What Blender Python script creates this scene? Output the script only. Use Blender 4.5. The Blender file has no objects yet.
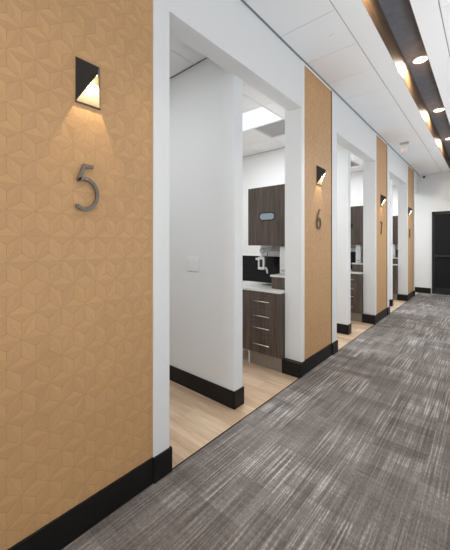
import bpy, bmesh, math, random
from mathutils import Vector, Matrix
random.seed(7)
sc = bpy.context.scene
COL = sc.collection
PI = math.pi

# ------------------------------------------------------------ camera / world / light / exposure
EYE = 1.556
cam_d = bpy.data.cameras.new('camera')
cam = bpy.data.objects.new('camera', cam_d)
COL.objects.link(cam)
cam.location = (0, 0, EYE)
cam.rotation_euler = (PI/2, 0, math.radians(40.99))
cam_d.sensor_fit = 'HORIZONTAL'
cam_d.sensor_width = 36
cam_d.lens = 303*36/450
cam_d.shift_y = -32/450
cam_d.clip_start = 0.02
sc.camera = cam

W = bpy.data.worlds.new('sky_world')
sc.world = W
W.use_nodes = True
wn = W.node_tree.nodes
bgn = wn['Background']
bgn.inputs['Color'].default_value = (0.86, 0.93, 1.0, 1)
bgn.inputs['Strength'].default_value = 0.92

sc.view_settings.view_transform = 'Standard'
sc.view_settings.look = 'None'
sc.view_settings.gamma = 1
sc.view_settings.use_curve_mapping = False
sc.view_settings.exposure = 0.36

def area(name, loc, rot, sx, sy, watts, col):
    l = bpy.data.lights.new(name, 'AREA')
    l.shape = 'RECTANGLE'; l.size = sx; l.size_y = sy
    l.energy = watts; l.color = col
    o = bpy.data.objects.new(name, l); COL.objects.link(o)
    o.location = loc; o.rotation_euler = rot
    return o
# added fill lamps outside made-up windows of the unseen right-hand wall
ADDED_WINDOWS = [(-1.6, 2.35, 0, 12, 30), (2.41, 5.35, 0, 10.5, 34), (5.41, 7.75, 0, 8, 50), (7.81, 10.1, 85, 6, 64)]
for y0, y1, w, g, tl in ADDED_WINDOWS:
    if w: area('window_daylight', (1.35, (y0+y1)/2, 3.75), (0, PI/2-math.radians(tl), 0), 1.2, (y1-y0), w, (0.82, 0.92, 1.0))  # added lamp high outside, brightens the far carpet
    gb = area('ground_bounce', (0.70, (y0+y1)/2, 0.95), (0, PI/2+math.radians(82), 0), 0.6, (y1-y0), g, (0.97, 0.985, 1.0))  # added lamp aimed upward to brighten the corridor ceiling
    gb.data.spread = math.radians(80)
area('rear_daylight', (-0.7, -3.5, 1.7), (-PI/2, 0, PI), 1.6, 2.4, 46, (1.0, 0.98, 0.95))  # added lamp behind the viewpoint, brightens the pillar faces turned to it

# ------------------------------------------------------------ dimensions
H = 3.684          # corridor ceiling
HR = 3.43          # ceiling inside the bays
HB = 3.136         # underside of the headers
WX = -1.64         # corridor face of the left wall
BX = -1.865        # bay side of the left wall
RX = 0.25          # right wall
YE = 11.2          # end wall
YS = -3.0
P = 3.05           # bay pitch
PIL0, PIL1, BR1 = 3.255, 4.33, 4.155
WESTX = -5.2

# ------------------------------------------------------------ materials
def mat(name, col=(0.8, 0.8, 0.8), rough=0.5, metal=0.0, spec=0.5, noise=0.0, nscale=40, bump=0.0):
    m = bpy.data.materials.new(name); m.use_nodes = True
    nt = m.node_tree; b = nt.nodes['Principled BSDF']
    b.inputs['Base Color'].default_value = (*col, 1)
    b.inputs['Roughness'].default_value = rough
    b.inputs['Metallic'].default_value = metal
    b.inputs['Specular IOR Level'].default_value = spec
    if noise or bump:
        tc = nt.nodes.new('ShaderNodeTexCoord'); n = nt.nodes.new('ShaderNodeTexNoise')
        n.inputs['Scale'].default_value = nscale; n.inputs['Detail'].default_value = 4
        nt.links.new(tc.outputs['Object'], n.inputs['Vector'])
        if noise:
            r = nt.nodes.new('ShaderNodeValToRGB')
            r.color_ramp.elements[0].position = 0.3; r.color_ramp.elements[1].position = 0.7
            r.color_ramp.elements[0].color = tuple(c*(1-noise) for c in col)+(1,)
            r.color_ramp.elements[1].color = tuple(min(1, c*(1+noise)) for c in col)+(1,)
            nt.links.new(n.outputs['Fac'], r.inputs['Fac'])
            nt.links.new(r.outputs['Color'], b.inputs['Base Color'])
        if bump:
            bp = nt.nodes.new('ShaderNodeBump'); bp.inputs['Strength'].default_value = bump
            bp.inputs['Distance'].default_value = 0.002
            nt.links.new(n.outputs['Fac'], bp.inputs['Height'])
            nt.links.new(bp.outputs['Normal'], b.inputs['Normal'])
    return m

def emit(name, col, strength):
    m = bpy.data.materials.new(name); m.use_nodes = True
    nt = m.node_tree; b = nt.nodes['Principled BSDF']
    b.inputs['Base Color'].default_value = tuple(0.25*c for c in col)+(1,)
    b.inputs['Emission Color'].default_value = (*col, 1)
    b.inputs['Emission Strength'].default_value = strength
    return m

class NT:
    """small node-graph writer"""
    def __init__(s, name):
        s.m = bpy.data.materials.new(name); s.m.use_nodes = True
        s.t = s.m.node_tree; s.b = s.t.nodes['Principled BSDF']
        s.tc = s.t.nodes.new('ShaderNodeTexCoord')
    def put(s, sock, v):
        if hasattr(v, 'is_output'): s.t.links.new(v, sock)
        else: sock.default_value = v
    def mapping(s, scale, rot=(0, 0, 0), loc=(0, 0, 0)):
        n = s.t.nodes.new('ShaderNodeMapping')
        n.inputs['Scale'].default_value = scale; n.inputs['Rotation'].default_value = rot
        n.inputs['Location'].default_value = loc
        s.t.links.new(s.tc.outputs['Object'], n.inputs['Vector']); return n.outputs['Vector']
    def noise(s, vec, scale=1, detail=2, rough=0.5):
        n = s.t.nodes.new('ShaderNodeTexNoise'); n.inputs['Scale'].default_value = scale
        n.inputs['Detail'].default_value = detail; n.inputs['Roughness'].default_value = rough
        s.t.links.new(vec, n.inputs['Vector']); return n.outputs['Fac']
    def math(s, op, a, b=0.0, c=0.0):
        n = s.t.nodes.new('ShaderNodeMath'); n.operation = op
        s.put(n.inputs[0], a); s.put(n.inputs[1], b); s.put(n.inputs[2], c); return n.outputs[0]
    def ramp(s, fac, stops, interp='LINEAR'):
        n = s.t.nodes.new('ShaderNodeValToRGB'); cr = n.color_ramp; cr.interpolation = interp
        while len(cr.elements) < len(stops): cr.elements.new(0.5)
        for e, (p, c) in zip(cr.elements, stops):
            e.position = p; e.color = (*c, 1) if len(c) == 3 else c
        s.t.links.new(fac, n.inputs['Fac']); return n.outputs['Color']
    def mix(s, fac, a, b, mode='MIX'):
        n = s.t.nodes.new('ShaderNodeMix'); n.data_type = 'RGBA'; n.blend_type = mode
        s.put(n.inputs['Factor'], fac); s.put(n.inputs[6], a); s.put(n.inputs[7], b); return n.outputs[2]
    def cells(s, sx, sy, stagger=0.0):
        """one random value per rectangle of a grid; alternate columns staggered"""
        sep = s.t.nodes.new('ShaderNodeSeparateXYZ'); s.t.links.new(s.tc.outputs['Object'], sep.inputs[0])
        cx = s.math('FLOOR', s.math('DIVIDE', sep.outputs[0], sx))
        cy = s.math('FLOOR', s.math('ADD', s.math('DIVIDE', sep.outputs[1], sy), s.math('MULTIPLY', cx, stagger)))
        cb = s.t.nodes.new('ShaderNodeCombineXYZ'); s.t.links.new(cx, cb.inputs[0]); s.t.links.new(cy, cb.inputs[1])
        w = s.t.nodes.new('ShaderNodeTexWhiteNoise'); w.noise_dimensions = '2D'
        s.t.links.new(cb.outputs[0], w.inputs['Vector']); return w.outputs['Value']
    def bump(s, h, strength=0.3, dist=0.002):
        n = s.t.nodes.new('ShaderNodeBump'); n.inputs['Strength'].default_value = strength
        n.inputs['Distance'].default_value = dist
        s.t.links.new(h, n.inputs['Height']); s.t.links.new(n.outputs['Normal'], s.b.inputs['Normal'])
    def color(s, c): s.t.links.new(c, s.b.inputs['Base Color'])
    def set(s, rough=0.5, spec=0.5, metal=0.0):
        s.b.inputs['Roughness'].default_value = rough; s.b.inputs['Specular IOR Level'].default_value = spec
        s.b.inputs['Metallic'].default_value = metal; return s.m

def carpet_mat():
    n = NT('carpet')
    fine = n.noise(n.mapping((86, 1.9, 1)), 1, 1, 0.5)
    thread = n.noise(n.mapping((190, 40, 1), loc=(3, 7, 0)), 1, 1, 0.5)
    cross = n.noise(n.mapping((3, 45, 1), loc=(9, 2, 0)), 1, 1, 0.5)
    patch = n.noise(n.mapping((2.2, 2.8, 1), loc=(5, 1, 0)), 1, 2, 0.5)
    ca = n.cells(0.25, 0.42, 0.37)
    cb = n.cells(0.34, 0.125, 0.61)
    cc = n.cells(0.083, 0.62, 0.23)
    # pale yarn lines stand out in some patches and sink in others
    amp = n.math('MULTIPLY_ADD', ca, 0.85, n.math('MULTIPLY', patch, 0.4))
    def step(x, a, b):
        q = n.t.nodes.new('ShaderNodeMapRange'); q.interpolation_type = 'SMOOTHSTEP'
        q.inputs['From Min'].default_value = a; q.inputs['From Max'].default_value = b
        n.t.links.new(x, q.inputs['Value']); return q.outputs['Result']
    yarn = n.math('SUBTRACT', n.math('MULTIPLY', step(fine, 0.50, 0.66), 0.22), n.math('MULTIPLY', step(fine, 0.47, 0.33), 0.15))
    v = n.math('MULTIPLY', yarn, amp)
    v = n.math('MULTIPLY_ADD', n.math('SUBTRACT', thread, 0.5), 0.36, v)
    v = n.math('MULTIPLY_ADD', n.math('SUBTRACT', cross, 0.5), 0.13, v)
    v = n.math('MULTIPLY_ADD', n.math('SUBTRACT', patch, 0.5), 0.12, v)
    v = n.math('MULTIPLY_ADD', n.math('SUBTRACT', cb, 0.5), 0.11, v)
    v = n.math('MULTIPLY_ADD', n.math('SUBTRACT', ca, 0.5), 0.05, v)
    v = n.math('MULTIPLY_ADD', n.math('SUBTRACT', cc, 0.5), 0.11, v)
    v = n.math('ADD', v, 0.48)
    n.color(n.ramp(v, [(0.15, (0.070, 0.062, 0.057)), (0.42, (0.168, 0.150, 0.139)), (0.60, (0.285, 0.262, 0.246)), (0.80, (0.58, 0.55, 0.525))]))
    n.bump(fine, 0.5, 0.004)
    return n.set(0.95, 0.1)

def oak_mat():
    n = NT('oak_plank')
    sep = n.t.nodes.new('ShaderNodeSeparateXYZ'); n.t.links.new(n.tc.outputs['Object'], sep.inputs[0])
    row = n.math('FLOOR', n.math('DIVIDE', sep.outputs[1], 0.18))
    colx = n.math('FLOOR', n.math('ADD', n.math('DIVIDE', sep.outputs[0], 1.22), n.math('MULTIPLY', row, 0.37)))
    cb = n.t.nodes.new('ShaderNodeCombineXYZ'); n.t.links.new(row, cb.inputs[0]); n.t.links.new(colx, cb.inputs[1])
    wn_ = n.t.nodes.new('ShaderNodeTexWhiteNoise'); wn_.noise_dimensions = '2D'; n.t.links.new(cb.outputs[0], wn_.inputs['Vector'])
    g = n.noise(n.mapping((3.0, 42, 1)), 1, 5, 0.6)
    g2 = n.noise(n.mapping((1.3, 9, 1), loc=(2, 4, 0)), 1, 3, 0.5)
    v = n.math('MULTIPLY_ADD', n.math('SUBTRACT', wn_.outputs['Value'], 0.5), 0.20, n.math('MULTIPLY_ADD', g2, 0.5, n.math('MULTIPLY', g, 0.5)))
    c = n.ramp(v, [(0.3, (0.45, 0.305, 0.195)), (0.5, (0.63, 0.46, 0.315)), (0.7, (0.76, 0.60, 0.45))])
    fr = n.math('FRACT', n.math('DIVIDE', sep.outputs[1], 0.18))
    seam = n.math('LESS_THAN', fr, 0.016)
    n.color(n.mix(n.math('MULTIPLY', seam, 0.45), c, (0.20, 0.13, 0.09, 1)))
    return n.set(0.42, 0.4)

def walnut_mat(name, a, b, c, scale=(38, 38, 2.2)):
    n = NT(name)
    g = n.noise(n.mapping(scale), 1, 4, 0.6)
    h = n.noise(n.mapping((scale[0]*0.25, scale[1]*0.25, scale[2]*0.6), loc=(4, 1, 2)), 1, 2)
    v = n.math('MULTIPLY_ADD', g, 0.65, n.math('MULTIPLY', h, 0.35))
    n.color(n.ramp(v, [(0.3, a), (0.5, b), (0.72, c)]))
    return n.set(0.42, 0.4)

def tan_mat(name, k):
    n = NT(name)
    base = (0.565, 0.328, 0.150)
    g = n.noise(n.mapping((60, 60, 60)), 1, 3, 0.6)
    w = n.noise(n.mapping((2.2, 2.2, 2.2)), 1, 2)
    v = n.math('MULTIPLY_ADD', g, 0.5, n.math('MULTIPLY', w, 0.5))
    n.color(n.ramp(v, [(0.3, tuple(x*k*0.93 for x in base)), (0.7, tuple(x*k*1.07 for x in base))]))
    return n.set(0.5, 0.35)

def glass_mat():
    m = bpy.data.materials.new('window_glass'); m.use_nodes = True
    nt = m.node_tree; out = nt.nodes['Material Output']; nt.nodes.remove(nt.nodes['Principled BSDF'])
    tr = nt.nodes.new('ShaderNodeBsdfTransparent'); gl = nt.nodes.new('ShaderNodeBsdfGlossy'); gl.inputs['Roughness'].default_value = 0.02
    mx = nt.nodes.new('ShaderNodeMixShader')
    mx.inputs[0].default_value = 0.05; nt.links.new(tr.outputs[0], mx.inputs[1]); nt.links.new(gl.outputs[0], mx.inputs[2])
    nt.links.new(mx.outputs[0], out.inputs[0]); return m

def clear_acrylic():
    m = bpy.data.materials.new('clear_acrylic'); m.use_nodes = True
    nt = m.node_tree; out = nt.nodes['Material Output']; b = nt.nodes['Principled BSDF']
    b.inputs['Base Color'].default_value = (0.9, 0.82, 0.8, 1); b.inputs['Roughness'].default_value = 0.1
    tr = nt.nodes.new('ShaderNodeBsdfTransparent'); mx = nt.nodes.new('ShaderNodeMixShader'); mx.inputs[0].default_value = 0.10
    nt.links.new(tr.outputs[0], mx.inputs[1]); nt.links.new(b.outputs[0], mx.inputs[2]); nt.links.new(mx.outputs[0], out.inputs[0])
    return m

M = {
    'paint': mat('white_paint', (0.80, 0.80, 0.795), 0.6, spec=0.3, bump=0.06, nscale=180),
    'edge': mat('white_edge_trim', (0.84, 0.83, 0.81), 0.4),
    'tile': mat('ceiling_tile', (0.86, 0.86, 0.86), 0.9, spec=0.1, noise=0.03, nscale=260),
    'gyp': mat('ceiling_paint', (0.86, 0.86, 0.86), 0.8, spec=0.2),
    'tbar': mat('grid_shadow_gap', (0.33, 0.33, 0.33), 0.8),
    'black': mat('black_base', (0.009, 0.0085, 0.0085), 0.42, spec=0.25, noise=0.15, nscale=30),
    'darkmetal': mat('dark_bronze_metal', (0.022, 0.018, 0.016), 0.45, metal=0.3),
    'sconce_plate': mat('sconce_back_plate', (0.22, 0.17, 0.115), 0.6),
    'sconce_in': mat('sconce_interior', (0.66, 0.56, 0.43), 0.5),
    'greymetal': mat('grey_metal', (0.20, 0.20, 0.21), 0.4, metal=0.7),
    'nickel': mat('brushed_nickel', (0.20, 0.165, 0.135), 0.38, metal=0.85, noise=0.1, nscale=90),
    'chrome': mat('chrome', (0.75, 0.75, 0.76), 0.22, metal=1.0),
    'carpet': carpet_mat(), 'oak': oak_mat(),
    'walnut': walnut_mat('dark_walnut', (0.056, 0.039, 0.030), (0.100, 0.072, 0.057), (0.158, 0.118, 0.095)),
    'cove': walnut_mat('cove_bronze_panel', (0.105, 0.064, 0.033), (0.165, 0.103, 0.055), (0.22, 0.142, 0.08), (3, 3, 30)),
    'covetop': mat('cove_charcoal_panel', (0.17, 0.175, 0.20), 0.5, noise=0.15, nscale=9),
    'quartz': mat('white_quartz', (0.78, 0.77, 0.75), 0.25, noise=0.03, nscale=60),
    'toe': mat('taupe_laminate', (0.25, 0.205, 0.17), 0.5, noise=0.06, nscale=20),
    'splash': mat('black_gloss_panel', (0.006, 0.006, 0.007), 0.3, spec=0.25, noise=0.2, nscale=14),
    'white': mat('white_plastic', (0.82, 0.82, 0.81), 0.35),
    'greyplastic': mat('grey_plastic', (0.42, 0.43, 0.43), 0.4),
    'blackplastic': mat('black_plastic', (0.014, 0.014, 0.015), 0.4),
    'mask': mat('pale_blue_paper', (0.36, 0.45, 0.52), 0.7),
    'vent': mat('grey_vent', (0.76, 0.76, 0.76), 0.6),
    'panel_emit': emit('light_panel_diffuser', (0.93, 0.97, 1.0), 0.66),
    'down_emit': emit('downlight_diffuser', (1.0, 0.86, 0.68), 6),
    'led': emit('sconce_led', (1.0, 0.80, 0.55), 10),
    'red': emit('exit_red', (0.92, 0.50, 0.44), 0.75),
    'acrylic': clear_acrylic(),
    'glass': glass_mat(),
    'door': mat('black_door_paint', (0.010, 0.010, 0.011), 0.5, spec=0.2),
    'frame': mat('black_door_frame', (0.008, 0.008, 0.009), 0.45),
    'alu': mat('aluminium', (0.62, 0.60, 0.57), 0.3, metal=0.9),
    'bar': mat('panic_bar_metal', (0.035, 0.035, 0.037), 0.35, metal=0.6),
}
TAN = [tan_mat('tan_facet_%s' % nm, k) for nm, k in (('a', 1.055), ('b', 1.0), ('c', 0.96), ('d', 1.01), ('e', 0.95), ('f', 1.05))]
TAN_LINE = tan_mat('tan_facet_line', 0.70)

# ------------------------------------------------------------ builders
class MB:
    def __init__(s): s.bm = bmesh.new()
    def box(s, x0, x1, y0, y1, z0, z1, bevel=0.0, mi=0, seg=2):
        r = bmesh.ops.create_cube(s.bm, size=1)
        vs = r['verts']
        bmesh.ops.scale(s.bm, vec=(x1-x0, y1-y0, z1-z0), verts=vs)
        bmesh.ops.translate(s.bm, vec=((x0+x1)/2, (y0+y1)/2, (z0+z1)/2), verts=vs)
        fs = {f for v in vs for f in v.link_faces}
        for f in fs: f.material_index = mi
        if bevel:
            es = list({e for v in vs for e in v.link_edges})
            rb = bmesh.ops.bevel(s.bm, geom=es, offset=bevel, segments=seg, affect='EDGES', profile=0.5)
            for f in rb['faces']: f.material_index = mi
        return s
    def cyl(s, p0, p1, r0, r1=None, seg=20, mi=0):
        p0, p1 = Vector(p0), Vector(p1); r1 = r0 if r1 is None else r1
        d = p1-p0
        mtx = Matrix.Translation((p0+p1)/2) @ d.to_track_quat('Z', 'Y').to_matrix().to_4x4()
        r = bmesh.ops.create_cone(s.bm, cap_ends=True, segments=seg, radius1=r0, radius2=r1, depth=d.length, matrix=mtx)
        for f in {f for v in r['verts'] for f in v.link_faces}:
            f.material_index = mi
            if len(f.verts) == 4: f.smooth = True
        return s
    def tube(s, pts, r, seg=10):
        for a, b in zip(pts, pts[1:]):
            s.cyl(a, b, r, seg=seg)
        for p in pts[1:-1]:
            bmesh.ops.create_uvsphere(s.bm, u_segments=seg, v_segments=6, radius=r*1.0, matrix=Matrix.Translation(p))
        return s
    def poly(s, verts, faces, mi=0):
        vs = [s.bm.verts.new(v) for v in verts]
        for f in faces:
            fc = s.bm.faces.new([vs[i] for i in f]); fc.material_index = mi
        return s
    def prism(s, outline, axis, a, b):
        """outline: 2-D points; extruded along axis ('x','y','z') from a to b"""
        def P3(u, v, w): return {'x': (w, u, v), 'y': (u, w, v), 'z': (u, v, w)}[axis]
        n = len(outline)
        vs = [s.bm.verts.new(P3(u, v, a)) for u, v in outline] + [s.bm.verts.new(P3(u, v, b)) for u, v in outline]
        s.bm.faces.new(vs[:n][::-1]); s.bm.faces.new(vs[n:])
        for i in range(n):
            j = (i+1) % n
            s.bm.faces.new([vs[i], vs[j], vs[n+j], vs[n+i]])
        return s
    def build(s, name, mats, parent=None, keep=False):
        bmesh.ops.recalc_face_normals(s.bm, faces=s.bm.faces[:])
        me = bpy.data.meshes.new(name); s.bm.to_mesh(me); s.bm.free()
        for m in (mats if isinstance(mats, list) else [mats]): me.materials.append(m)
        o = bpy.data.objects.new(name, me); COL.objects.link(o)
        if parent: o.parent = parent
        return o

def tag(o, label, cat, group=None):
    o['label'] = label; o['category'] = cat
    if group: o['group'] = group
    return o
def struct(o, label=None):
    o['kind'] = 'structure'
    if label: o['label'] = label
    return o
def empty(name, loc, label, cat, group=None):
    o = bpy.data.objects.new(name, None); COL.objects.link(o)
    o.location = loc; o.empty_display_size = 0.1
    return tag(o, label, cat, group)
def dup(root, dy, label, dz=0):
    r = root.copy(); COL.objects.link(r)
    r.location = root.location + Vector((0, dy, dz)); r['label'] = label
    for ch in list(root.children):
        c = ch.copy(); COL.objects.link(c); c.parent = r
        for g in list(ch.children):
            d = g.copy(); COL.objects.link(d); d.parent = c
    return r

# ------------------------------------------------------------ structure: floors
struct(MB().box(WESTX, WX, YS, YE, -0.06, 0.0).build('floor', M['oak']), 'pale oak plank floor of the treatment bays')
struct(MB().box(WX, RX, YS, YE, -0.06, 0.0).build('floor_carpet', M['carpet']), 'grey streaked carpet of the corridor')
struct(MB().box(WX-0.004, WX+0.006, YS, YE, -0.02, 0.0025).build('trim_1', M['darkmetal']), 'thin dark edge strip between carpet and planks')

# ------------------------------------------------------------ left wall: pillars, headers
pillars = [(YS, 1.31, YS, 1.18)] + [(PIL0+P*k, PIL1+P*k, PIL0+P*k, BR1+P*k) for k in range(3)]
m = MB()
for (a, b, p0, p1) in pillars:
    m.box(BX, WX-0.016, a, p1, 0, H)
    m.box(BX, WX, p1, b, 0, H)
ends = [p[1] for p in pillars]; starts = [p[0] for p in pillars[1:]]+[YE]
for a, b in zip(ends, starts):
    m.box(-1.808, WX, a, b, HB, H)
struct(m.build('wall_left', M['paint']), 'white corridor wall with tall openings into the bays')

def wall_panel(y0, y1, label):
    z0, z1 = 0.15, H-0.012
    XB, XF = WX-0.0155, WX-0.0085
    b, h = 0.118, 0.1215
    oy, oz = 0.505, EYE+0.154
    bm = bmesh.new()
    j0 = int(math.floor((z0-oz)/h))-1; j1 = int(math.ceil((z1-oz)/h))+1
    i0 = int(math.floor((y0-oy)/b))-2; i1 = int(math.ceil((y1-oy)/b))+2
    V = {}
    def vert(i, j):
        if (i, j) not in V:
            V[i, j] = bm.verts.new((XF, oy+(i+0.5*(j & 1))*b, oz+j*h))
        return V[i, j]
    for j in range(j0, j1):
        for i in range(i0, i1):
            o = j & 1
            t1 = (vert(i, j), vert(i+1, j), vert(i+o, j+1)) if True else None
            t2 = (vert(i+1, j), vert(i+1+o, j+1), vert(i+o, j+1))
            for ti, t in enumerate((t1, t2)):
                c = sum((v.co for v in t), Vector())/3
                c = Vector((XF+0.0012, c.y, c.z)); cv = bm.verts.new(c)
                for k in range(3):
                    f = bm.faces.new((t[k], t[(k+1) % 3], cv))
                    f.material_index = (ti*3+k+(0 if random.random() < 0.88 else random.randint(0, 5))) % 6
    bm.normal_update()
    for f in bm.faces:
        if f.normal.x < 0: f.normal_flip()
    r = bmesh.ops.inset_individual(bm, faces=bm.faces[:], thickness=0.0013, depth=0.0)
    for f in r['faces']: f.material_index = 6
    for co, no in (((0, y0, 0), (0, -1, 0)), ((0, y1, 0), (0, 1, 0)), ((0, 0, z0), (0, 0, -1)), ((0, 0, z1), (0, 0, 1))):
        bmesh.ops.bisect_plane(bm, geom=bm.verts[:]+bm.edges[:]+bm.faces[:], plane_co=co, plane_no=no, clear_outer=True)
    r = bmesh.ops.create_cube(bm, size=1)
    bmesh.ops.scale(bm, vec=(XF-0.0006-XB, y1-y0, z1-z0), verts=r['verts'])
    bmesh.ops.translate(bm, vec=((XF-0.0006+XB)/2, (y0+y1)/2, (z0+z1)/2), verts=r['verts'])
    me = bpy.data.meshes.new('wall_panel'); bm.to_mesh(me); bm.free()
    for mt in TAN+[TAN_LINE]: me.materials.append(mt)
    o = bpy.data.objects.new('wall_panel', me); COL.objects.link(o)
    return struct(o, label)
for (a, b, p0, p1), lab in zip(pillars, (
        'tan faceted wallcovering panel behind the large 5', 'tan faceted wallcovering panel behind the 6',
        'tan faceted wallcovering panel behind the 7', 'tan faceted wallcovering panel nearest the end wall')):
    wall_panel(max(p0, -2.0)+0.065, p1, lab)
m = MB()
for (a, b, p0, p1) in pillars:
    if p0 > 0: m.box(WX-0.016, WX+0.001, p0-0.003, p0+0.064, 0.15, H-0.01)
    m.box(WX-0.016, WX-0.004, max(p0, -2), p1, H-0.018, H-0.001)
    m.box(WX-0.015, WX+0.001, p1, p1+0.005, 0.15, H-0.01)
struct(m.build('trim_2', M['edge']), 'thin white edge beads round the tan panels')

# baseboards: one object per run
BH = 0.165
def base(parts, name='baseboard_left', label=None):
    m = MB()
    for b in parts: m.box(*b, 0.0, BH, bevel=0.003)
    struct(m.build(name, M['black']), label)
for (a, b, p0, p1) in pillars:
    r = [(WX-0.016, WX+0.003, max(p0, YS)+0.002, p1+0.001), (WX-0.001, WX+0.015, p1-0.004, b+0.014), (BX, WX+0.013, b-0.001, b+0.014)]
    if p0 > 0: r.append((BX-0.004, WX+0.012, p0-0.07, p0+0.004))
    base(r, label='black baseboard wrapping a pillar of the corridor wall')

# partitions between the bays
m = None
PART = [2.20+P*k for k in range(-1, 3)]
for y in PART:
    struct(MB().box(WESTX, -1.797, y, y+0.126, 0, HR).build('wall_partition', M['paint']), 'white partition wall between two bays')
    base([(WESTX, -1.784, y-0.013, y+0.001), (WESTX, -1.784, y+0.125, y+0.139), (-1.798, -1.784, y-0.013, y+0.139)], 'baseboard_partition', 'black baseboard of a white partition')
# service wall between back-to-back cabinets
for k in range(-1, 3):
    yy = 3.75+P*k
    struct(MB().box(-2.56, BX, yy, yy+0.10, 0, 2.30).box(-2.94, -2.56, yy, yy+0.10, 0, 1.37).build('wall_service', M['paint']), 'low white service wall behind the wall cabinet')
struct(MB().box(WESTX-0.1, WESTX, YS, YE, 0, H).build('wall_outer', M['paint']))
struct(MB().box(WESTX, RX+0.1, YE, YE+0.12, 0, H+0.5).build('wall_end', M['paint']), 'white end wall round the black door')
m = MB().box(WESTX, -1.55, YS-0.1, YS, 0, H).box(0.15, RX+0.1, YS-0.1, YS, 0, H).box(-1.55, 0.15, YS-0.1, YS, 2.7, H)
struct(m.build('wall_rear', M['paint']))
base([(WESTX, -1.335, YE-0.014, YE), (-0.32, RX, YE-0.014, YE)], 'baseboard_end', 'black baseboard along the end wall')
# unseen right wall; its windows are added to let light in
m = MB()
ys = YS
for y0, y1, w, g, tl in ADDED_WINDOWS:
    m.box(RX, RX+0.1, ys, y0, 0, H); m.box(RX, RX+0.1, y0, y1, 0, 0.65); m.box(RX, RX+0.1, y0, y1, 3.55, H); ys = y1
m.box(RX, RX+0.1, ys, YE, 0, H)
struct(m.build('wall_right', M['paint']))
for i, (y0, y1, w, g, tl) in enumerate(ADDED_WINDOWS):
    fr = MB()
    for a, b, c, d in ((y0, y1, 0.65, 0.70), (y0, y1, 3.50, 3.55), (y0, y0+0.05, 0.70, 3.50), (y1-0.05, y1, 0.70, 3.50), ((y0+y1)/2-0.02, (y0+y1)/2+0.02, 0.70, 3.50)):
        fr.box(RX+0.02, RX+0.08, a, b, c, d)
    wo = struct(fr.build('window_%d' % (i+1), M['frame']))  # made-up window out of view, added as a light source
    MB().box(RX+0.045, RX+0.051, y0+0.05, y1-0.05, 0.70, 3.50).build('pane', M['glass'], wo)
fr = MB()
for a, b, c, d in ((-1.55, 0.15, 0, 0.06), (-1.55, 0.15, 2.64, 2.7), (-1.55, -1.49, 0.06, 2.64), (0.09, 0.15, 0.06, 2.64), (-0.73, -0.67, 0.06, 2.64)):
    fr.box(a, b, YS-0.08, YS-0.02, c, d)
wo = struct(fr.build('window_5', M['frame']))  # rear window added behind the viewpoint as a light source
MB().box(-1.49, 0.09, YS-0.054, YS-0.048, 0.06, 2.64).build('pane', M['glass'], wo)

# ------------------------------------------------------------ ceilings
SX0, SX1, SH = -0.837, -0.523, 0.31
TLX, TRX = -1.045, -0.335
def tiles(m, x0, x1, gx0, gx1, z, ylines, y0, y1, gap=0.0028):
    ys = [y0]+[y for y in ylines if y0 < y < y1]+[y1]
    for a, b in zip(ys, ys[1:]):
        m.box(x0+gx0, x1-gx1, a+gap, b-gap, z, z+0.012, mi=0)
m = MB()
tl = [2.742+0.61*k for k in range(-12, 20)]
tiles(m, WX, TLX, 0.022, 0.009, H, tl, YS, YE)
tiles(m, TRX, RX, 0.009, 0.016, H, tl, YS, YE)
m.box(WX, TLX, YS, YE, H+0.014, H+0.03, mi=1); m.box(TRX, RX, YS, YE, H+0.014, H+0.03, mi=1)
m.box(WX, WX+0.005, YS, YE, H-0.001, H+0.014, mi=1)  # grey strip painted as the shadow line where wall meets ceiling
m.box(TLX, SX0-0.002, YS, YE, H-0.001, H+0.05, mi=2); m.box(SX1+0.002, TRX, YS, YE, H-0.001, H+0.05, mi=2)
struct(m.build('ceiling', [M['tile'], M['tbar'], M['gyp'], M['edge']]), 'white tiled corridor ceiling with a long recessed slot')
m = MB()
m.box(SX0-0.002, SX0, YS, YE, H-0.001, H+SH, mi=0); m.box(SX1, SX1+0.002, YS, YE, H-0.001, H+SH, mi=0)
m.box(SX0-0.02, SX1+0.02, YS, YE, H+SH, H+SH+0.02, mi=1)
struct(m.build('ceiling_cove', [M['cove'], M['covetop']]), 'bronze-sided light slot with charcoal top')
# bay ceiling
m = MB()
rl = [3.457+0.5925*k for k in range(-12, 16)]
xs = [-1.808, -2.325, -2.925, -3.525, -4.125, -4.725, WESTX]
VOID = [(-2.925, -2.325, 3.457+P*k, 4.0495+P*k) for k in range(-1, 3)]+[(-2.925, -2.325, 4.0495+P*k, 4.642+P*k) for k in range(-1, 3)]
bay_edges = [YS]+[v for y in PART for v in (y, y+0.126)]+[YE]
for b0, b1 in zip(bay_edges[::2], bay_edges[1::2]):
    kk = round((b0-2.326)/P)
    lines = [3.457+P*kk+0.5925*q for q in range(-3, 5)]
    for x1, x0 in zip(xs, xs[1:]):
        ys = [b0]+[y for y in lines if b0+0.05 < y < b1-0.05]+[b1]
        for a, b in zip(ys, ys[1:]):
            yc = (a+b)/2
            if b0 > -2.9 and ((-3.55 < x0 < -2.4 and 3.457+P*kk < yc < 4.0495+P*kk) or (kk >= 0 and x0 < -2.6 < x1 and 4.0495+P*kk < yc < 4.642+P*kk)): continue
            m.box(x0+0.004, x1-0.004, a+(0.014 if a == b0 else 0.004), b-(0.014 if b == b1 else 0.004), HR, HR+0.012)
m.box(WESTX, -1.80, YS, YE, HR+0.10, HR+0.12, mi=1)
m.box(WESTX, -1.80, YS, YE, HR+0.090, HR+0.098, mi=1)
struct(m.build('ceiling_bays', [M['tile'], M['tbar']]), 'white tiled ceiling of the treatment bays')

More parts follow.
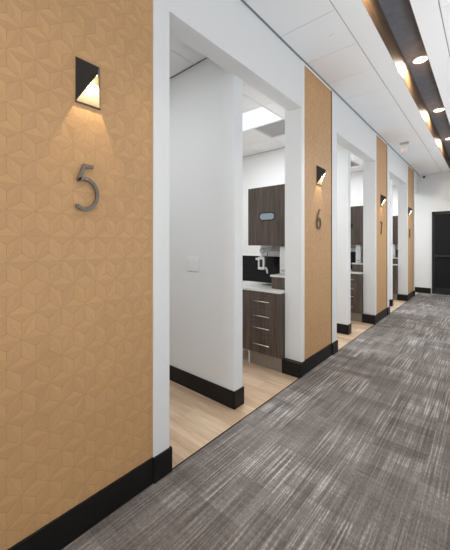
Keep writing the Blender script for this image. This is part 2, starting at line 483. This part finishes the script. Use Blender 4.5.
# ------------------------------------------------------------ end door
m = MB()
DX0, DX1, DZ = -1.306, -0.345, 2.512
m.box(DX0, DX0+0.062, YE-0.03, YE+0.001, 0, DZ).box(DX1-0.062, DX1, YE-0.03, YE+0.001, 0, DZ).box(DX0, DX1, YE-0.03, YE+0.001, DZ-0.075, DZ)
d = struct(m.build('door_1', M['frame']), 'black end door with a panic bar')
MB().box(DX0+0.064, DX1-0.064, YE-0.02, YE-0.001, 0.012, DZ-0.078, bevel=0.003).build('door_leaf', M['door'], d)
pb = MB().box(DX0+0.10, DX1-0.10, YE-0.075, YE-0.05, 1.135, 1.185, bevel=0.006).build('panic_bar', M['bar'], d)
MB().box(DX0+0.075, DX0+0.13, YE-0.08, YE-0.019, 1.11, 1.21, bevel=0.006).box(DX1-0.13, DX1-0.075, YE-0.08, YE-0.019, 1.11, 1.21, bevel=0.006).build('bar_end', M['blackplastic'], pb)
MB().box(DX0+0.064, DX1-0.064, YE-0.026, YE-0.0195, 0.02, 0.20).build('kick_plate', M['frame'], d)
m = MB().box(DX0, DX1, YE-0.16, YE-0.032, 0.0, 0.012, bevel=0.004)
struct(m.build('trim_3', M['alu']), 'metal threshold in front of the black door')

# ------------------------------------------------------------ wall sconces
def spot(name, loc, energy, size, blend, col, parent, rot=(0, 0, 0), rad=0.01):
    l = bpy.data.lights.new(name, 'SPOT'); l.energy = energy; l.spot_size = size; l.spot_blend = blend
    l.color = col; l.shadow_soft_size = rad
    o = bpy.data.objects.new(name, l); COL.objects.link(o); o.location = loc; o.rotation_euler = rot; o.parent = parent
    return o
def make_sconce():
    XW = WX-0.008
    W_, HT = 0.134, 0.234
    r = empty('wall_sconce', (XW, 0.69, EYE+0.752), 'dark folded-triangle wall light lit from inside, above the large 5', 'wall light', 'triangular wall lights along the corridor')
    # plate against the wall, with thin upturned bottom lip
    MB().box(0, 0.004, 0, W_, 0, HT).build('back_plate', M['sconce_plate'], r)
    MB().box(0, 0.007, -0.001, W_+0.001, -0.005, 0.002).build('bottom_lip', M['darkmetal'], r)
    # folded cover: left edge on the wall, point standing out; the right cheek closes it, open below the slant
    A, B = Vector((0.004, 0, HT)), Vector((0.004, 0, 0.002))
    T, T2 = Vector((0.088, 0.088, HT-0.056)), Vector((0.085, 0.086, HT-0.080))
    C, D = Vector((0.004, W_, HT-0.004)), Vector((0.004, W_, 0.002))
    def sheet(name, loops, mats, inward):
        m = MB()
        for lp in loops:
            q = len(lp)
            vs = lp+[v+inward for v in lp]
            m.poly(vs, [tuple(range(q))], 0)
            m.poly(vs, [tuple(range(q, 2*q))], 1)
            m.poly(vs, [(a, (a+1) % q, q+(a+1) % q, q+a) for a in range(q)], 0)
        return m.build(name, mats, r)
    sheet('cover', [[A, T, T2, B]], [M['darkmetal'], M['sconce_in']], Vector((-0.002, 0.002, -0.001)))
    sheet('top_cheek', [[A, T, C]], [M['darkmetal'], M['darkmetal']], Vector((0, 0, -0.0025)))
    sheet('side_cheek', [[T, T2, D, C]], [M['greymetal'], M['sconce_in']], Vector((-0.0015, -0.0025, 0)))
    MB().box(0.005, 0.030, 0.070, 0.112, HT-0.062, HT-0.036, bevel=0.002).build('lamp_housing', M['greymetal'], r)
    MB().box(0.010, 0.026, 0.074, 0.108, HT-0.066, HT-0.062).build('led_strip', M['led'], r)
    spot('sconce_beam', (0.050, 0.080, HT-0.085), 6.0, math.radians(135), 0.25, (1.0, 0.80, 0.56), r, (0, math.radians(5), 0), 0.003)
    pl = bpy.data.lights.new('sconce_glow', 'POINT'); pl.energy = 0.13; pl.color = (1, 0.80, 0.55); pl.shadow_soft_size = 0.006
    po = bpy.data.objects.new('sconce_glow', pl); COL.objects.link(po); po.location = (0.026, 0.088, HT-0.085); po.parent = r
    return r
s0 = make_sconce()
dup(s0, 3.666-0.69, 'dark triangular wall light above the 6, on the second tan panel')
dup(s0, 6.685-0.69, 'dark triangular wall light above the 7, on the third tan panel')
dup(s0, 9.47-0.69, 'dark triangular wall light on the tan panel nearest the black door')

# ------------------------------------------------------------ door numbers
def arc(cx, cz, rx, rz, a0, a1, n=18):
    return [(cx+rx*math.cos(math.radians(a0+(a1-a0)*i/n)), cz+rz*math.sin(math.radians(a0+(a1-a0)*i/n))) for i in range(n+1)]
def stroke(m, pts, w, x0, x1, closed=False):
    n = len(pts); L, R = [], []
    for i in range(n):
        a = Vector(pts[(i-1) % n] if (closed or i) else pts[0]); b = Vector(pts[(i+1) % n] if (closed or i < n-1) else pts[-1])
        p = Vector(pts[i])
        d1 = (p-a).normalized() if (p-a).length > 1e-6 else (b-p).normalized()
        d2 = (b-p).normalized() if (b-p).length > 1e-6 else d1
        t = (d1+d2).normalized(); nn = Vector((-t.y, t.x)); k = w/2/max(0.5, nn.dot(Vector((-d1.y, d1.x))))
        L.append(p+nn*k); R.append(p-nn*k)
    bm = m.bm
    rows = [[bm.verts.new((x, q.x, q.y)) for x, q in ((x0, l), (x1, l), (x1, r_), (x0, r_))] for l, r_ in zip(L, R)]
    rng = range(n) if closed else range(n-1)
    for i in rng:
        a, b = rows[i], rows[(i+1) % n]
        for k in range(4):
            bm.faces.new((a[k], a[(k+1) % 4], b[(k+1) % 4], b[k]))
    if not closed:
        bm.faces.new(rows[0]); bm.faces.new(rows[-1][::-1])
def number(name, y, z, strokes, label, w=0.018):
    m = MB()
    for pts, cl in strokes: stroke(m, pts, w, 0.006, 0.018, cl)
    # stand-off pins
    for pts, cl in strokes[:1]:
        for q in (pts[0], pts[-1]): m.cyl((-0.0005, q[0], q[1]), (0.008, q[0], q[1]), 0.004, seg=8)
    o = m.build(name, M['nickel']); o.location = (WX-0.0078, y, z)
    return tag(o, label, 'number', 'metal room numbers on the tan panels')
five = [(0.098, 0.240), (0.048, 0.240), (0.018, 0.160)]
five2 = [(0.018, 0.160), (0.035, 0.169), (0.056, 0.172)]+arc(0.052, 0.090, 0.068, 0.082, 80, -130, 22)[1:]
number('number_five', 0.683, EYE+0.174, [(five2, False), (five, False)], 'brushed metal numeral 5 on the nearest tan panel')
six = arc(0.062, 0.075, 0.055, 0.070, 90, 450, 28)[:-1]
six2 = [(0.098, 0.255), (0.060, 0.215), (0.028, 0.155), (0.010, 0.095)]
number('number_six', 3.655, EYE+0.178, [(six, True), (six2, False)], 'brushed metal numeral 6 on the second tan panel')
seven = [(0.006, 0.248), (0.120, 0.248), (0.085, 0.150), (0.045, 0.006)]
number('number_seven', 6.655, EYE+0.174, [(seven, False)], 'brushed metal numeral 7 on the third tan panel')
e1 = arc(0.062, 0.068, 0.055, 0.060, 90, 450, 24)[:-1]; e2 = arc(0.062, 0.192, 0.048, 0.056, -90, 270, 24)[:-1]
number('number_eight', 9.60, EYE+0.150, [(e1, True), (e2, True)], 'brushed metal numeral 8 on the farthest tan panel')

# ------------------------------------------------------------ downlights in the slot
def make_downlight():
    r = empty('downlight', (-0.68, 4.74, H+SH), 'round glowing downlight in the ceiling slot, largest and nearest of the row', 'ceiling light', 'round downlights in the ceiling slot')
    m = MB(); n = 40
    ring = []
    for rad, z in ((0.092, 0), (0.092, -0.008), (0.082, -0.012), (0.074, -0.006)):
        ring.append([m.bm.verts.new((rad*math.cos(2*PI*i/n), rad*math.sin(2*PI*i/n), z)) for i in range(n)])
    for a, b in zip(ring, ring[1:]):
        for i in range(n): m.bm.faces.new((a[i], a[(i+1) % n], b[(i+1) % n], b[i]))
    m.build('trim_ring', M['white'], r)
    MB().cyl((0, 0, -0.007), (0, 0, -0.001), 0.078, seg=40).build('lens', M['down_emit'], r)
    spot('downlight_beam', (0, 0, -0.045), 30, math.radians(176), 0.3, (1.0, 0.86, 0.70), r, rad=0.06)
    return r
d0 = make_downlight()
dup(d0, 2.01, 'second round glowing downlight along the ceiling slot')
dup(d0, 4.02, 'third round glowing downlight along the ceiling slot, towards the black door')
dup(d0, -2.01, 'round downlight of the ceiling slot above the large 5')
dup(d0, -4.02, 'round downlight of the ceiling slot behind the viewpoint')

# ------------------------------------------------------------ bay ceiling fixtures
BAY = ['nearest bay', 'second bay', 'third bay']
def make_light():
    r = empty('ceiling_light', (-2.925, 3.753, HR+0.012), 'bright rectangular ceiling light panel seen through the first opening, past the white partition', 'ceiling light', 'rectangular light panels in the bay ceilings')
    m = MB()
    s, sx = 0.292, 0.592
    for a in ((-sx-0.004, -sx+0.012, -s-0.004, s+0.004), (sx-0.012, sx+0.004, -s-0.004, s+0.004), (-sx, sx, -s-0.004, -s+0.012), (-sx, sx, s-0.012, s+0.004)):
        m.box(a[0], a[1], a[2], a[3], -0.014, 0.02)
    m.build('frame', M['white'], r)
    MB().box(-sx+0.012, sx-0.012, -s+0.012, s-0.012, -0.008, -0.002).build('diffuser', M['panel_emit'], r)
    l = bpy.data.lights.new('panel_lamp', 'AREA'); l.shape = 'RECTANGLE'; l.size = 1.1; l.size_y = 0.5; l.energy = 42; l.color = (0.95, 0.98, 1.0)
    o = bpy.data.objects.new('panel_lamp', l); COL.objects.link(o); o.location = (0, 0, -0.02); o.parent = r
    return r
def make_vent():
    r = empty('ceiling_vent', (-2.625, 4.346, HR+0.012), 'grey slatted square ceiling vent beside the light panel, through the first opening', 'vent', 'grey vents in the bay ceilings')
    m = MB(); s = 0.292
    for a in ((-s-0.004, -s+0.014, -s-0.004, s+0.004), (s-0.014, s+0.004, -s-0.004, s+0.004), (-s, s, -s-0.004, -s+0.014), (-s, s, s-0.014, s+0.004)):
        m.box(a[0], a[1], a[2], a[3], -0.016, 0.02)
    m.build('frame', M['vent'], r)
    m = MB().box(-s, s, -s, s, 0.012, 0.018)
    for i in range(9):
        y = -s+0.035+i*0.064
        m.poly([(-s+0.01, y-0.028, -0.006), (s-0.01, y-0.028, -0.006), (s-0.01, y+0.022, 0.006), (-s+0.01, y+0.022, 0.006),
                (-s+0.01, y-0.027, -0.008), (s-0.01, y-0.027, -0.008), (s-0.01, y+0.023, 0.004), (-s+0.01, y+0.023, 0.004)],
               [(0, 1, 2, 3), (7, 6, 5, 4), (0, 4, 5, 1), (1, 5, 6, 2), (2, 6, 7, 3), (3, 7, 4, 0)])
    m.build('louvres', M['vent'], r)
    return r
l0 = make_light(); v0 = make_vent()
ln = dup(l0, -P, 'rectangular ceiling light panel in the nearest bay, behind the tan panel with the 5')  # unseen panel added to light the near partition face
for ch in ln.children:
    if ch.type == 'LIGHT':
        ch.data = ch.data.copy(); ch.data.energy = 22
for k, w in ((1, 'second'), (2, 'third')):
    dup(l0, P*k, 'bright rectangular ceiling light panel seen through the %s opening' % w)
    dup(v0, P*k, 'grey square ceiling vent seen through the %s opening' % w)

# ------------------------------------------------------------ light switch on the first partition
r = empty('light_switch', (-2.352, 2.20, EYE-0.223), 'white double light switch on the near white partition', 'light switch')
MB().box(-0.083, 0.083, -0.009, 0.0005, -0.076, 0.076, bevel=0.004).build('plate', M['white'], r)
for s in (-0.036, 0.036):
    MB().box(s-0.020, s+0.020, -0.014, -0.008, -0.040, 0.040, bevel=0.003).build('rocker', M['edge'], r)

# ------------------------------------------------------------ treatment-bay cabinetry
YF = 3.168
def make_base():
    r = empty('base_cabinet', (-2.29, YF, 0), 'dark walnut base cabinet with four drawers, through the first opening', 'cabinet', 'walnut base cabinets in the bays')
    ox, oy = -2.29, YF
    def B(m, x0, x1, y0, y1, z0, z1, **k): return m.box(x0-ox, x1-ox, y0-oy, y1-oy, z0, z1, **k)
    B(MB(), -2.75, -1.873, YF+0.012, 3.748, 0.168, 0.946).build('body', M['walnut'], r)
    B(MB(), -2.345, -1.873, YF+0.025, 3.70, 0.0, 0.168).build('toe_kick', M['toe'], r)
    B(MB(), -2.365, -2.345, YF+0.022, 3.70, 0.0, 0.168).build('toe_kick_end', M['edge'], r)
    hz = [(0.744, 0.942, 0.828), (0.572, 0.740, 0.646), (0.412, 0.568, 0.495), (0.172, 0.408, 0.290)]
    for z0, z1, h in hz:
        d = B(MB(), -2.310, -1.949, YF-0.006, YF+0.012, z0, z1, bevel=0.0015).build('drawer', M['walnut'], r)
        hm = MB()
        hm.cyl((-2.248-ox, YF-0.034-oy, h), (-2.010-ox, YF-0.034-oy, h), 0.0062, seg=12)
        for x in (-2.22, -2.038): hm.cyl((x-ox, YF-0.034-oy, h), (x-ox, YF-0.005-oy, h), 0.0045, seg=8)
        hm.build('handle', M['chrome'], d)
    B(MB(), -1.945, -1.873, YF-0.006, YF+0.012, 0.172, 0.942, bevel=0.0015).build('filler_panel', M['walnut'], r)
    B(MB(), -2.748, -2.314, YF-0.006, YF+0.012, 0.172, 0.942, bevel=0.0015).build('door', M['walnut'], r)
    return r
def make_counter():
    r = empty('countertop', (-2.29, YF, 0.946), 'white countertop on the drawer cabinet, through the first opening', 'countertop', 'white countertops in the bays')
    ox, oy, oz = -2.29, YF, 0.946
    MB().box(-2.78-ox, -1.872-ox, YF-0.014-oy, 3.748-oy, 0, 0.030, bevel=0.003).build('slab', M['quartz'], r)
    m = MB()
    m.prism([(0.12*math.cos(t*PI/16), 0.075*math.sin(t*PI/16)) for t in range(32)], 'z', 0.0302, 0.033)
    sk = m.build('sink_rim', M['chrome'], r); sk.location = (-2.27-ox, 3.56-oy, 0)
    m = MB().prism([(0.105*math.cos(t*PI/16), 0.062*math.sin(t*PI/16)) for t in range(32)], 'z', 0.0331, 0.0338)
    bs = m.build('basin', M['greymetal'], sk)
    return r
def make_riser():
    r = empty('riser_box', (-1.96, 3.31, 0.976), 'walnut riser box with white top on the near countertop', 'storage box', 'walnut risers on the countertops')
    ox, oy, oz = -1.96, 3.31, 0.976
    MB().box(-2.092-ox, -1.873-ox, 0.004, 3.736-oy, 0, 0.150).build('body', M['walnut'], r)
    MB().box(-2.104-ox, -1.873-ox, -0.012, 3.736-oy, 0.150, 0.174, bevel=0.002).build('top', M['quartz'], r)
    return r
def make_upper():
    r = empty('wall_cabinet', (-2.195, 3.45, 1.521), 'dark walnut wall cabinet with oval dispenser slot, through the first opening', 'cabinet', 'walnut wall cabinets in the bays')
    ox, oy, oz = -2.195, 3.45, 1.521
    MB().box(-2.562-ox, -1.873-ox, 0.016, 3.748-oy, 0, 0.797).build('body', M['walnut'], r)
    d = MB().box(-2.562-ox, -1.873-ox, -0.004, 0.015, 0.001, 0.796, bevel=0.0015).build('door', M['walnut'], r)
    cx, cz = -2.247-ox, 1.913-oz
    def stad(w, h): 
        rr = h/2
        return [(cx+(w/2-rr)+rr*math.cos(a*PI/12), cz+rr*math.sin(a*PI/12)) for a in range(-6, 7)]+[(cx-(w/2-rr)+rr*math.cos(a*PI/12), cz+rr*math.sin(a*PI/12)) for a in range(6, 19)]
    o = MB().prism(stad(0.255, 0.115), 'y', -0.0065, -0.003).build('slot_rim', M['darkmetal'], d)
    MB().prism(stad(0.222, 0.084), 'y', -0.0078, -0.0060).build('slot_paper', M['mask'], o)
    return r
def make_splash():
    o = MB().box(-0.62, 0.43, -0.012, -0.002, 0, 0.386, bevel=0.001).build('backsplash_panel', M['splash'])
    o.location = (-2.30, 3.752, 0.976)
    return tag(o, 'glossy black backsplash panel above the near countertop', 'backsplash', 'black backsplash panels in the bays')
def make_tower():
    r = empty('dispenser', (-2.04, 3.60, 1.150), 'tall white dispenser standing on the near riser box', 'dispenser', 'white dispensers on the risers')
    MB().box(-0.05, 0.05, -0.09, 0.09, 0, 0.362, bevel=0.008).build('body', M['white'], r)
    MB().box(-0.03, 0.03, -0.0925, -0.088, 0.03, 0.055).build('outlet', M['greyplastic'], r)
    return r
def make_arm():
    r = empty('instrument_arm', (-2.22, 3.60, 1.521), 'white jointed instrument arm with looped handle under the near wall cabinet', 'arm', 'white instrument arms under the wall cabinets')
    # root hangs from the cabinet underside; z down is negative
    MB().box(-0.015, 0.11, -0.04, 0.04, -0.075, 0.0, bevel=0.006).build('bracket', M['greymetal'], r)
    m = MB().cyl((0.0, -0.02, -0.045), (-0.12, -0.06, -0.062), 0.022, 0.030, seg=18)
    bmesh.ops.create_uvsphere(m.bm, u_segments=20, v_segments=12, radius=0.036, matrix=Matrix.Translation((-0.155, -0.066, -0.072)) @ Matrix.Diagonal((1.45, 1, 1.1, 1)))
    for f in m.bm.faces: f.smooth = True
    m.build('arm_segment', M['greyplastic'], r)
    MB().cyl((-0.172, -0.068, -0.10), (-0.172, -0.068, -0.175), 0.019, 0.024, seg=16).build('neck', M['white'], r)
    m = MB()
    for b in ((-0.225, -0.199, -0.325, -0.165), (-0.146, -0.120, -0.325, -0.165), (-0.225, -0.120, -0.195, -0.160), (-0.225, -0.120, -0.335, -0.300)):
        m.box(b[0], b[1], -0.085, -0.055, b[2], b[3], bevel=0.005)
    m.box(-0.268, -0.218, -0.08, -0.06, -0.205, -0.175, bevel=0.004)
    lp = m.build('loop_handle', M['white'], r)
    MB().box(-0.200, -0.145, -0.078, -0.062, -0.302, -0.193).build('screen', M['blackplastic'], lp)
    MB().tube([(-0.128, -0.07, -0.305), (-0.100, -0.07, -0.310), (-0.084, -0.07, -0.330), (-0.074, -0.07, -0.385)], 0.012).build('nozzle', M['white'], lp)
    MB().tube([(-0.085, -0.05, -0.07), (-0.088, -0.05, -0.14), (-0.10, -0.055, -0.24), (-0.125, -0.06, -0.29)], 0.005, seg=8).build('hose', M['blackplastic'], r)
    return r
for fn, names in ((make_base, ('dark walnut base cabinet with drawers, through the second opening', 'dark walnut base cabinet seen through the third, farthest opening')),
                  (make_counter, ('white countertop seen through the second opening', 'white countertop seen through the third, farthest opening')),
                  (make_riser, ('walnut riser box on the countertop in the second opening', 'walnut riser box on the countertop in the farthest opening')),
                  (make_upper, ('dark walnut wall cabinet seen through the second opening', 'dark walnut wall cabinet seen through the farthest opening')),
                  (make_splash, ('black backsplash panel seen through the second opening', 'black backsplash panel seen through the farthest opening')),
                  (make_tower, ('white dispenser on the riser in the second opening', 'white dispenser on the riser in the farthest opening')),
                  (make_arm, ('white instrument arm under the wall cabinet in the second opening', 'white instrument arm under the wall cabinet in the farthest opening'))):
    o0 = fn()
    for k, lb in zip((1, 2), names):
        dup(o0, P*k, lb)

o = MB().cyl((0, 0, -0.004), (0, 0, 0.0), 0.042, 0.045, seg=28).build('sprinkler_cover', M['gyp'])
o.location = (-1.20, 3.085, H)
tag(o, 'small round white sprinkler cover flush in a corridor ceiling tile', 'sprinkler')

# ------------------------------------------------------------ exit sign, camera, end-wall lamp
r = empty('exit_sign', (-1.335, 7.34, H), 'small clear exit sign with red letters hanging from the ceiling', 'exit sign')
MB().box(-0.085, 0.075, -0.035, 0.035, -0.035, 0.0, bevel=0.004).build('canopy', M['greyplastic'], r)
MB().box(-0.08, 0.07, -0.004, 0.004, -0.25, -0.035, bevel=0.001).build('plate', M['acrylic'], r)
cu = bpy.data.curves.new('exit_text', 'FONT'); cu.body = 'EXIT'; cu.size = 0.075; cu.align_x = 'CENTER'; cu.extrude = 0.001
to = bpy.data.objects.new('exit_text', cu); COL.objects.link(to)
bpy.context.view_layer.update()
me = bpy.data.meshes.new_from_object(to.evaluated_get(bpy.context.evaluated_depsgraph_get()))
bpy.data.objects.remove(to); bpy.data.curves.remove(cu)
me.materials.clear(); me.materials.append(M['red'])
lt = bpy.data.objects.new('lettering', me); COL.objects.link(lt); lt.parent = r
lt.location = (-0.005, -0.0055, -0.19); lt.rotation_euler = (PI/2, 0, 0); lt.scale = (0.80, 1.5, 1)

r = empty('security_camera', (-1.50, YE, EYE+2.056), 'small black security camera high in the corner of the end wall', 'camera')
MB().cyl((0, 0.0005, 0), (0, -0.02, 0), 0.035, seg=20).build('mount', M['white'], r)
MB().cyl((0, -0.02, 0), (0, -0.10, -0.02), 0.030, 0.034, seg=20).build('housing', M['blackplastic'], r)
r = empty('emergency_light', (-0.93, YE, EYE+1.29), 'small white emergency light on the end wall above the black door', 'emergency light')
MB().box(-0.035, 0.035, -0.03, 0.0005, -0.03, 0.03, bevel=0.008).build('housing', M['white'], r)
for s in (-0.04, 0.04):
    MB().cyl((s, -0.02, 0.035), (s, -0.05, 0.028), 0.018, 0.025, seg=16).build('lamp_head', M['white'], r)
